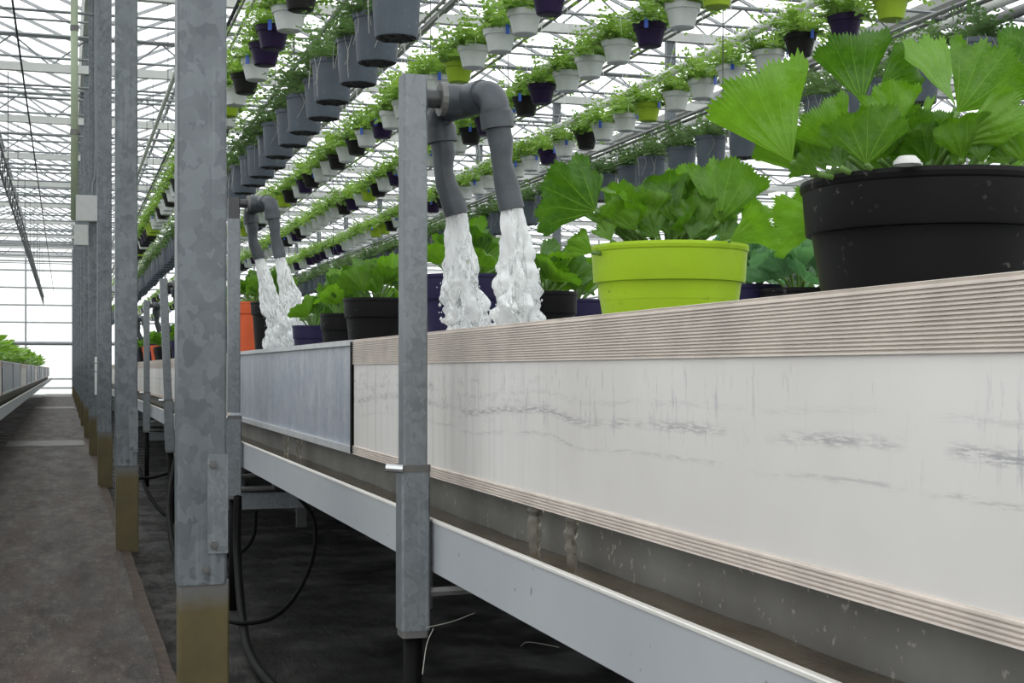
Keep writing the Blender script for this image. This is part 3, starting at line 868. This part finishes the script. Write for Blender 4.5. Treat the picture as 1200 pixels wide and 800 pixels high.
# heroes.  leaves given as (stalk end px), (tip px), forward offset, tip forward offset, size, roll
blk = [((928, 190), (878, 84), .07, .03, 36, -.2), ((1010, 120), (995, 38), -.02, .02, 36, .1), ((1032, 98), (1076, 68), -.03, .0, 36, .3), ((1015, 192), (1020, 128), .12, .03, 58, .0),
       ((1050, 150), (1043, 98), .05, .02, 46, .1), ((1122, 132), (1180, 62), .08, .04, 46, .4), ((1120, 126), (1096, 44), .04, -.03, 26, -.8), ((1112, 172), (1198, 136), .10, .04, 26, .2),
       ((1128, 182), (1204, 152), .06, .05, 26, .1), ((950, 204), (903, 168), .0, .03, 26, -.2), ((992, 182), (954, 126), .05, .02, 36, -.2), ((968, 200), (942, 152), .02, .0, 36, -.2),
       ((1085, 178), (1090, 128), .06, .02, 36, .1), ((1205, 192), (1196, 160), .12, .02, 46, .2), ((1185, 120), (1225, 40), .0, .0, 36, .3), ((1205, 175), (1262, 120), .04, .03, 46, .3),
       ((1040, 185), (1060, 150), .02, .02, 36, .2), ((1150, 190), (1150, 160), .10, .01, 46, 0), ((975, 196), (985, 150), -.03, .0, 46, 0), ((1095, 190), (1110, 150), -.02, .0, 46, 0), ((1060, 192), (1050, 150), -.04, .0, 58, 0), ((1160, 188), (1185, 150), -.04, .0, 46, .1), ((960, 204), (930, 190), .08, .01, 36, -.1), ((1180, 192), (1170, 172), .10, .0, 58, 0), ((1118, 192), (1128, 176), .09, .0, 58, 0), ((985, 196), (975, 172), .10, .0, 58, 0)]
potted_plant(.965, 1.425, .1475, .228, 'pot_black', 'large black pot of broad scalloped leaves in the right foreground', 5, 16, .058, True, blk, fill_r=.9, tall=.5)
b = MB(); b.lathe([(.0005, .010), (.009, .009), (.014, .004), (.015, 0)], 14)
tag(b.build('pebble', 'stone', None, True, at_d(1063, 193, 1.50)), 'pale rounded stone lying on the soil of the large black pot', 'stone')
grn = [((698, 247), (636, 222), .08, .03, 58, -.1), ((699, 244), (690, 202), .05, .0, 26, -.3), ((842, 260), (858, 190), .08, .04, 46, .2), ((802, 252), (802, 196), .0, .02, 46, 0),
       ((855, 282), (906, 264), .10, .05, 36, .2), ((760, 264), (764, 222), .06, .02, 36, 0), ((738, 264), (712, 236), .07, .02, 36, -.2), ((694, 296), (668, 284), .06, .02, 46, -.2),
       ((820, 272), (812, 232), .08, .02, 46, .0), ((780, 262), (776, 212), -.02, .02, 46, -.1), ((725, 262), (742, 216), .0, .02, 36, .1), ((870, 270), (892, 236), .02, .02, 36, .3), ((745, 270), (730, 250), .10, .02, 46, 0), ((770, 278), (755, 256), .10, .0, 58, 0), ((810, 280), (820, 258), .10, .0, 58, 0), ((845, 284), (862, 258), .06, .0, 46, .1), ((716, 282), (705, 258), .07, .0, 46, 0), ((790, 280), (792, 240), .04, .0, 58, 0)]
potted_plant(.952, 2.14, .130, .212, 'pot_green', 'lime green pot of scalloped leaves with dirt specks', 8, 20, .058, True, grn)
potted_plant(.965, 3.42, .125, .245, 'pot_purple', 'dark purple pot behind the water of the nearest tap', 12, 16, .075, True)
# the rest of the front row
potted_plant(.95, 4.43, .104, .236, 'pot_black', 'black pot with a stepped rim just left of the nearest tap post', 14, 18, .072)
potted_plant(.975, 5.15, .080, .215, 'pot_black', 'small black pot left of the stepped black pot', 15, 13, .085)
potted_plant(.95, 5.62, .085, .185, 'pot_purple', 'small purple pot right of the second pair of water jets', 16, 12, .06)
potted_plant(.955, 6.75, .115, .33, 'pot_black', 'tall black pot behind the second pair of water jets', 17, 16, .075)
potted_plant(.955, 7.42, .118, .36, 'pot_orange', 'tall orange pot just right of the nearest column', 18, 18, .078)
cols = ['pot_black', 'pot_black', 'pot_orange', 'pot_purple', 'pot_orange', 'pot_black', 'pot_purple', 'pot_black']
word = {'pot_black': 'black', 'pot_orange': 'orange', 'pot_purple': 'purple', 'pot_green': 'green'}
for i in range(22):
    y = 8.2 + .72 * i; m = cols[i % 8]; rnd = random.Random(i)
    potted_plant(.95 + rnd.uniform(-.02, .05), y, rnd.uniform(.10, .12), rnd.uniform(.22, .30), m, f'{word[m]} potted plant at the bench edge, {ordn(i + 1)} beyond the tall orange pot', 30 + i, 14, .075)
# second and third rows, further in
potted_plant(1.60, 3.13, .10, .215, 'pot_purple', 'purple pot peeping out between the lime green and large black pots', 60, 14, .07, blue=True)
potted_plant(1.66, 2.98, .09, .20, 'pot_black', 'low plant with bluish leaves left of the large black pot', 61, 16, .075, blue=True, fill_r=1.2)
potted_plant(1.42, 2.15, .11, .215, 'pot_black', 'plant behind the large black pot with a leaf showing at its left', 62, 14, .07, hi=True, custom=[((978, 262), (902, 270), .04, .0, 36, -.2), ((985, 250), (925, 250), .0, .0, 36, -.2)])
potted_plant(1.49, 4.08, .125, .222, 'pot_purple', 'wide purple pot left of the lime green pot', 63, 18, .075)
potted_plant(1.28, 3.72, .09, .225, 'pot_black', 'black pot right of the nearest water jets, wet leaves', 64, 16, .072)
potted_plant(1.36, 4.55, .11, .24, 'pot_black', 'leafy pot seen between the two nearest water jets', 65, 20, .085)
k = 0
for r_, x in ((2, 1.42), (3, 1.95)):
    for i in range(20):
        y = 5.3 + .78 * i + .3 * (r_ - 2); rnd = random.Random(100 * r_ + i); m = rnd.choice(cols)
        potted_plant(x + rnd.uniform(-.05, .05), y, rnd.uniform(.10, .13), rnd.uniform(.21, .25), m, f'{word[m]} potted plant, {ordn(i + 1)} from the near end of the {ordn(r_)} row on the bench', 200 + 40 * r_ + i, 12, .08)
for i in range(7):
    rnd = random.Random(900 + i)
    potted_plant(2.75 + rnd.uniform(-.05, .1), 3.4 + .9 * i, .11, .22, 'pot_black', f'plant on the bench beyond, {ordn(i + 1)} from its near end', 330 + i, 12, .085, blue=True)
# left bench: low leafy plants
def small_foliage(seed, n=26):
    rnd = random.Random(seed); b = MB()
    for i in range(n):
        az = rnd.uniform(0, 6.28); rr = rnd.uniform(0, .2); hh = rnd.uniform(.02, .17)
        c_ = Vector((rr * math.cos(az), rr * math.sin(az), hh)); s_ = rnd.uniform(.05, .085)
        e1 = Vector((math.cos(az), math.sin(az), rnd.uniform(-.2, .7))).normalized(); e2 = e1.cross(UP).normalized(); up_ = e2.cross(e1)
        v_ = [c_]
        for k in range(9):
            ph = R(-120 + 30 * k); v_.append(c_ + (e1 * math.cos(ph) + e2 * math.sin(ph)) * s_ * (1 if k % 2 else .86) + up_ * s_ * .3)
        b.add(v_, [(0, q, q + 1) for q in range(1, 9)])
    return b.mesh('foliage', 'leaf', True)
SF = [small_foliage(s) for s in range(4)]
for i in range(46):
    rnd = random.Random(1200 + i)
    y = 12.6 + .72 * (i % 46)
    p_ = thing('potted_plant', f'leafy green plant on the left bench, {ordn(i + 1)} from the near end', 'plant', (-.78 + rnd.uniform(-.03, .03), y, ZF - .004), 'plants on the left bench')
    link('pot', pot_mesh('std', .10, .12, 'pot_black'), p_)
    f_ = link('foliage', SF[i % 4], p_, (0, 0, .10)); f_.rotation_euler = (0, 0, rnd.uniform(0, 6.28)); f_.scale = (1.1, 1.1, 1.25)

# ================================================================== HANGING ROWS
def basket_foliage(seed, nst, mat, up=.13, droop=.5):
    rnd = random.Random(seed); b = MB()
    for i in range(nst):
        az = rnd.uniform(0, 6.283); el = R(rnd.uniform(15, 88)); L = rnd.uniform(.09, .20)
        d = Vector((math.cos(az) * math.cos(el), math.sin(az) * math.cos(el), math.sin(el)))
        p = Vector((math.cos(az), math.sin(az), 0)) * rnd.uniform(.01, .075); vel = d.copy(); ns = 6
        for k in range(ns):
            q = p + vel * (L / ns); vel = (vel + Vector((0, 0, -droop * .28))).normalized()
            side = vel.cross(UP)
            if side.length < .05: side = Vector((1, 0, 0))
            side.normalize(); nn = side.cross(vel)
            b.add([p - side * .0012, p + side * .0012, q], [(0, 1, 2)])
            for sg in (-1, 1):
                l = rnd.uniform(.022, .042) * (1 - .35 * k / ns); w = l * rnd.uniform(.26, .40)
                dd = (side * sg + vel * rnd.uniform(.5, 1.1) + nn * rnd.uniform(-.3, .6)).normalized(); ee = dd.cross(nn).normalized()
                b.add([p, p + dd * l * .5 + ee * w, p + dd * l, p + dd * l * .5 - ee * w], [(0, 1, 2, 3)])
            p = q
    return b.mesh('foliage', mat, False)
BF = [basket_foliage(s, 78, 'basket_leaf', droop=.75) for s in range(6)]
BD = [basket_foliage(s + 50, 64, 'basket_leaf_dark', droop=.55) for s in range(4)]
def basket_pot(mat):
    b = MB(); h = .13
    b.lathe([(.001, .004), (.058, 0), (.066, .004), (.088, h - .034), (.096, h - .033), (.1005, h - .004), (.104, h - .003), (.104, h), (.098, h), (.092, h - .03)], 24)
    return smooth_by_angle(b.mesh('pot', mat), 35)
BP = {c_: basket_pot('basket_' + c_) for c_ in ('white', 'purple', 'black', 'green')}
b = MB(); h = .20
b.lathe([(.080, 0), (.084, .006), (.096, h - .022), (.102, h - .021), (.105, h - .002), (.105, h), (.099, h), (.09, h - .03)], 26)
b.cur = 1; b.lathe([(.001, .008), (.03, .004), (.062, .006), (.080, 0)], 26)
for k in range(6):
    a = k * math.pi / 3; b.lathe([(.016, -.004), (.018, .004)], 8, (.058 * math.cos(a), .058 * math.sin(a), 0))
GP = smooth_by_angle(b.mesh('pot', ['pot_grey', 'pot_under']), 35)
b = MB(); rnd = random.Random(4)                     # pale roots trailing out of a grey pot's rim
for k in range(7):
    a = rnd.uniform(0, 6.28); c_ = Vector((math.cos(a), math.sin(a), 0)) * .108
    b.tube(curve([c_ + UP * .20, c_ * 1.04 + UP * rnd.uniform(.10, .15) + Vector((-c_.y, c_.x, 0)) * rnd.uniform(-.3, .3), c_ * 1.02 + UP * rnd.uniform(.0, .08) + Vector((-c_.y, c_.x, 0)) * rnd.uniform(-.3, .3)], 4), .0012, 3, False)
ROOTS = b.mesh('trailing_roots', 'root_fibre')
def hanger(h0, h1):
    b = MB()
    for k in range(3):
        a = k * 2.094 + .4; b.tube([(.10 * math.cos(a), .10 * math.sin(a), h0), (0, 0, h1 - .03)], .0016, 4, False)
    b.tube([(0, 0, h1 - .03), (0, 0, h1)], .003, 5); return b.mesh('hanger', 'white_plastic')
RAIL_U, RAIL_L = CH + 2.42, CH + 1.66
ZU, ZL = CH + 1.86, CH + 1.29
HU, HL = hanger(.13, RAIL_U - ZU), hanger(.20, RAIL_L - ZL)
b = MB(); b.box(-.011, .011, -.118, -.112, .085, .145); TAG = b.mesh('plant_tag', 'blue_tag')
rows = [('A', 1.25, 'grey', 'lower row above the bench edge'), ('F', 3.95, 'grey', 'far lower row'),
        ('B', 1.16, 'mix', 'upper row above near grey pots'), ('C', 2.42, 'mix', 'upper row right of near grey pots'),
        ('D', 3.20, 'mix', 'upper row passing over nearest tap'), ('E', 4.18, 'mix', 'upper row above far grey pots')]
SEQ = {'B': (7.30, -1, 'WKWPPWKWG'), 'C': (7.90, -1, 'WWWGWWWWPWKWKWWKP'), 'D': (8.42, -3, 'WPWWWPKWPKWWWPW'), 'E': (9.757, -7, 'GPKWWWWGWWKWPWWGW'), 'A': (5.365, 0, ''), 'F': (7.76, 0, '')}
CW = {'W': 'white', 'P': 'purple', 'K': 'black', 'G': 'green'}
cand = []
for rn, x, kind, desc in rows:
    rnd = random.Random(rn); y0_, i0_, sq = SEQ[rn]; idx = -int((y0_ - 3.4) / .46); y = y0_ + idx * .46; ordi = 0
    while y < 56:
        z_ = ZL if kind == 'grey' else ZU
        colr = 'grey' if kind == 'grey' else rnd.choices(['white', 'purple', 'black', 'green'], [58, 16, 15, 11])[0]
        if 0 <= idx - i0_ < len(sq): colr = CW[sq[idx - i0_]]
        p_ = (x + rnd.uniform(-.02, .02), y, z_)
        if in_frame((x, y, z_ + .12), 22):
            ordi += 1; cand.append((proj(p_)[2], rn, p_, colr, kind, desc, ordi, rnd.random()))
        y += .46; idx += 1
cand.sort(key=lambda c_: c_[0])
grey = [c_ for c_ in cand if c_[4] == 'grey'][:105]; mix_ = [c_ for c_ in cand if c_[4] != 'grey'][:190]
keep = set(id(c_) for c_ in grey + mix_)
far = {'white': MB(), 'purple': MB(), 'black': MB(), 'green': MB(), 'grey': MB()}; farleaf = MB()
for c_ in cand:
    dep, rn, p_, colr, kind, desc, od, rv = c_
    rnd = random.Random(int(rv * 1e6))
    if id(c_) in keep:
        if kind == 'grey':
            r_ = thing('hanging_pot', f'grey hanging pot, {ordn(od)} from near end of {desc}', 'plant', p_, f'grey hanging pots of the {desc}')
            link('pot', GP, r_); f_ = link('foliage', BD[rnd.randrange(4)], r_, (0, 0, .19)); f_.scale = (1.3, 1.3, 1.25)
            rt_ = link('trailing_roots', ROOTS, r_); tag(rt_, kind='stuff'); rt_.rotation_euler = (0, 0, rnd.uniform(0, 6.28)); link('hanger', HL, r_)
        else:
            r_ = thing('hanging_basket', f'{colr} hanging basket, {ordn(od)} from near end of {desc}', 'basket', p_, f'hanging baskets of the {desc}')
            link('pot', BP[colr], r_); f_ = link('foliage', BF[rnd.randrange(6)], r_, (0, 0, .125)); s_ = rnd.uniform(1.2, 1.5); f_.scale = (s_, s_, s_)
            link('hanger', HU, r_)
            if rnd.random() < .6:
                tg = link('plant_tag', TAG, r_); tg.rotation_euler = (0, 0, rnd.uniform(-.9, .9) + .1)
        f_.rotation_euler = (0, 0, rnd.uniform(0, 6.28))
    else:
        if kind == 'grey': far[colr].lathe([(.078, .004), (.08, 0), (.10, .2), (.09, .19)], 10, p_)
        else: far[colr].lathe([(.06, .004), (.066, 0), (.10, .13), (.09, .12)], 10, p_)
        for k in range(46):
            a = rnd.uniform(0, 6.28); rr = rnd.uniform(0, .17)
            c0 = Vector(p_) + Vector((rr * math.cos(a), rr * math.sin(a), (.20 if kind == 'grey' else .13) + rnd.uniform(-.03, .14) * (1 - rr * 2.5)))
            e1 = Vector((rnd.uniform(-1, 1), rnd.uniform(-1, 1), rnd.uniform(-.6, 1))).normalized() * .05; e2 = e1.cross(Vector((rnd.uniform(-1, 1), rnd.uniform(-1, 1), 1))).normalized() * .014
            farleaf.add([c0 - e1, c0 + e2, c0 + e1, c0 - e2], [(0, 1, 2, 3)])
all_ = MB(); mats_ = ['basket_white', 'basket_purple', 'basket_black', 'basket_green', 'pot_grey', 'basket_leaf']
for i, key in enumerate(('white', 'purple', 'black', 'green', 'grey')):
    all_.cur = i; all_.add(far[key].v, far[key].f)
all_.cur = 5; all_.add(farleaf.v, farleaf.f)
tag(all_.build('distant_hanging_baskets', mats_), 'tiny hanging baskets at the far end of all rows', 'baskets', kind='stuff')

# rails that carry them, hung from the girders
for (x, z_, lab) in ((1.25, RAIL_L, 'lower rail carrying the near grey pots'), (3.95, RAIL_L, 'lower rail carrying the far grey pots'), (1.16, RAIL_U, 'upper rail above the near grey pots'),
                     (2.42, RAIL_U, 'upper basket rail right of the near grey pots'), (3.20, RAIL_U, 'upper basket rail passing over the nearest tap'), (4.18, RAIL_U, 'upper basket rail above the far grey pots')):
    r_ = thing('basket_rail', lab, 'rail', (x, 0, z_), 'basket rails')
    for dx in (-.035, .035):
        b = MB(); b.tube([(dx, 2, .015), (dx, YEND - 2, .015)], .012, 6); b.build('rail_pipe', 'rail_steel', r_)
    b = MB(); y = 2.3
    while y < YEND - 2: b.box(-.04, .04, y - .012, y + .012, .0, .012); y += 1.15
    tag(b.build('cross_ties', 'rail_steel', r_), kind='stuff')
    for y in COLY:
        b = MB(); b.tube([(0, y, .02), (0, y, CH + 4.32 - z_)], .004, 4); b.build('suspension_wire', 'dark_steel', r_)
for (x, z_, rr, m, lab, cat) in ((4.66, CH + 2.40, .038, 'rail_white', 'thick white heating pipe running above the far grey pots', 'pipe'), (1.05, CH + 2.95, .026, 'rail_white', 'pale overhead heating pipe behind the nearest column', 'pipe'),
                            (1.60, CH + 3.55, .02, 'dark_steel', 'dark overhead pipe right of the pale heating pipe', 'pipe'), (6.3, CH + 2.6, .045, 'rail_white', 'thick white heating pipe at the upper right', 'pipe'),
                            (6.6, CH + 2.6, .045, 'rail_steel', 'grey pipe beside the white one at the upper right', 'pipe'), (2.75, CH + 2.75, .016, 'rail_steel', 'thin overhead wire rail between two basket rows', 'rail'),
                            (-.42, CH + 3.1, .010, 'dark_steel', 'thin cable above the aisle', 'cable')):
    b = MB(); b.tube([(x, 2, z_), (x, YEND - 1, z_)], rr, 8)
    tag(b.build('overhead_pipe' if cat == 'pipe' else 'overhead_' + cat, m, None, True), lab, cat)

# lattice rail of the irrigation boom, left of the aisle
r_ = thing('boom_rail', 'dark lattice rail hanging under the roof at the upper left', 'rail', (-.78, 0, CH + 2.5))
for dz in (0, .34):
    b = MB(); b.tube([(0, 9, dz), (0, YEND - 2, dz)], .016, 5); b.build('chord', 'dark_steel', r_)
b = MB(); y = 9
while y < YEND - 3: b.tube([(0, y, 0), (0, y + .45, .34), (0, y + .9, 0)], .007, 4, False); y += .9
tag(b.build('lattice', 'dark_steel', r_), kind='stuff')
for y in COLY[2:]:
    b = MB(); b.tube([(0, y, .34), (0, y, 1.8)], .006, 4); b.build('suspension_wire', 'dark_steel', r_)

# ================================================================== SMALL THINGS
yb = COLY[3]
b = MB(); b.tube([(.105, yb - .03, 2.72), (.105, yb - .03, Z_GUT - .1)], .042, 12)
o = tag(b.build('drain_pipe', 'conduit_green', None, True), 'greenish vertical drainpipe left of the aisle columns', 'pipe')
for zz in (3.7, 4.9):
    b = MB(); b.tube([(.105, yb - .03, zz), (.105, yb - .03, zz + .06)], .049, 12); b.build('pipe_collar', 'steel_dull', o)
bx = thing('electric_box', 'large grey electric box on a column above the aisle', 'box', (.20, yb - .01, 2.70))
b = MB(); b.bbox(-.08, .19, -.10, 0, 0, .30, .012); b.build('case', 'box_grey', bx)
b = MB(); b.bbox(-.075, .185, -.108, -.10, .006, .294, .006); b.build('lid', 'box_grey', bx)
bx = thing('electric_box', 'small grey electric box below the large one', 'box', (.16, yb - .01, 2.42))
b = MB(); b.bbox(-.06, .10, -.09, 0, 0, .24, .010); b.build('case', 'box_grey', bx)
b = MB(); b.bbox(-.055, .095, -.097, -.09, .006, .234, .006); b.build('lid', 'box_grey', bx)
b = MB(); b.tube(curve([(.30, yb - .03, 3.0), (.31, yb - .03, 3.15), (.335, yb - .03, 3.35), (.335, yb - .03, 4.5), (.335, yb - .03, 5.5)], 5), .014, 8)
tag(b.build('conduit', 'galvanised_fine', None, True), 'thin steel conduit rising from the large electric box', 'conduit')
w_ = thing('notice_strip', 'white strip of small plates fixed to a column above the aisle floor', 'notice', (.30, COLY[3] - .004, .70))
for k, (z0, z1) in enumerate(((0, .26), (.27, .36), (.37, .44))):
    b = MB(); b.box(.03, .085, -.01, 0, z0, z1); b.build('plate', 'white_plastic', w_)

def hose(pts, r, lab):
    b = MB(); b.tube(curve(pts, 9), r, 8); tag(b.build('hose', 'rubber', None, True), lab, 'hose', 'black hoses')
hose([(.69, 5.96, .46), (.675, 5.85, .25), (.64, 5.4, .07), (.60, 4.8, .02), (.62, 4.2, .015), (.68, 3.7, .012)], .017, 'thick black hose dropping from behind the nearest column toward the camera')
# hose arcs
hose([at_y(345, 575, 5.6), at_y(368, 610, 5.5), at_y(366, 655, 5.4), at_y(345, 700, 5.3), at_y(318, 724, 5.2), at_y(285, 730, 5.2), at_y(262, 726, 5.3)], .0085, 'thin black hose looping in an arc under the bluish bench')
hose([at_y(300, 600, 6.4), at_y(296, 630, 6.3), at_y(280, 648, 6.3), at_y(262, 650, 6.3)], .010, 'short black hose curve under the low beam')
hose([at_y(207, 535, 8.6), at_y(201, 565, 8.4), at_y(198, 600, 8.1), at_y(203, 640, 7.6), at_y(216, 676, 7.0)], .017, 'thick black hose between the two nearest columns')
hose([at_y(163, 548, 10.5), at_y(172, 575, 10.2), at_y(190, 600, 9.9), at_y(212, 610, 9.7)], .014, 'black hose crossing low behind the second column')
hose([at_y(163, 560, 10.2), at_y(180, 559, 10.2), at_y(205, 552, 10.2)], .011, 'black hose lying flat behind the second column')
# dead twigs under the bench
for i, (pa, pm_, pb, Y) in enumerate((((500, 735), (530, 728), (556, 718), 2.75), ((495, 790), (500, 755), (508, 736), 2.72), ((610, 757), (620, 752), (655, 758), 2.7))):
    b = MB(); b.tube(curve([at_y(*pa, Y), at_y(*pm_, Y + .03), at_y(*pb, Y + .05)], 4), .0008, 4)
    tag(b.build('dry_root', 'root_fibre'), ['dry root strand right of the tap post foot', 'dry root strand hanging beside the tap feed pipe', 'dry root strand clinging under the trough'][i], 'root', 'dry root strands')
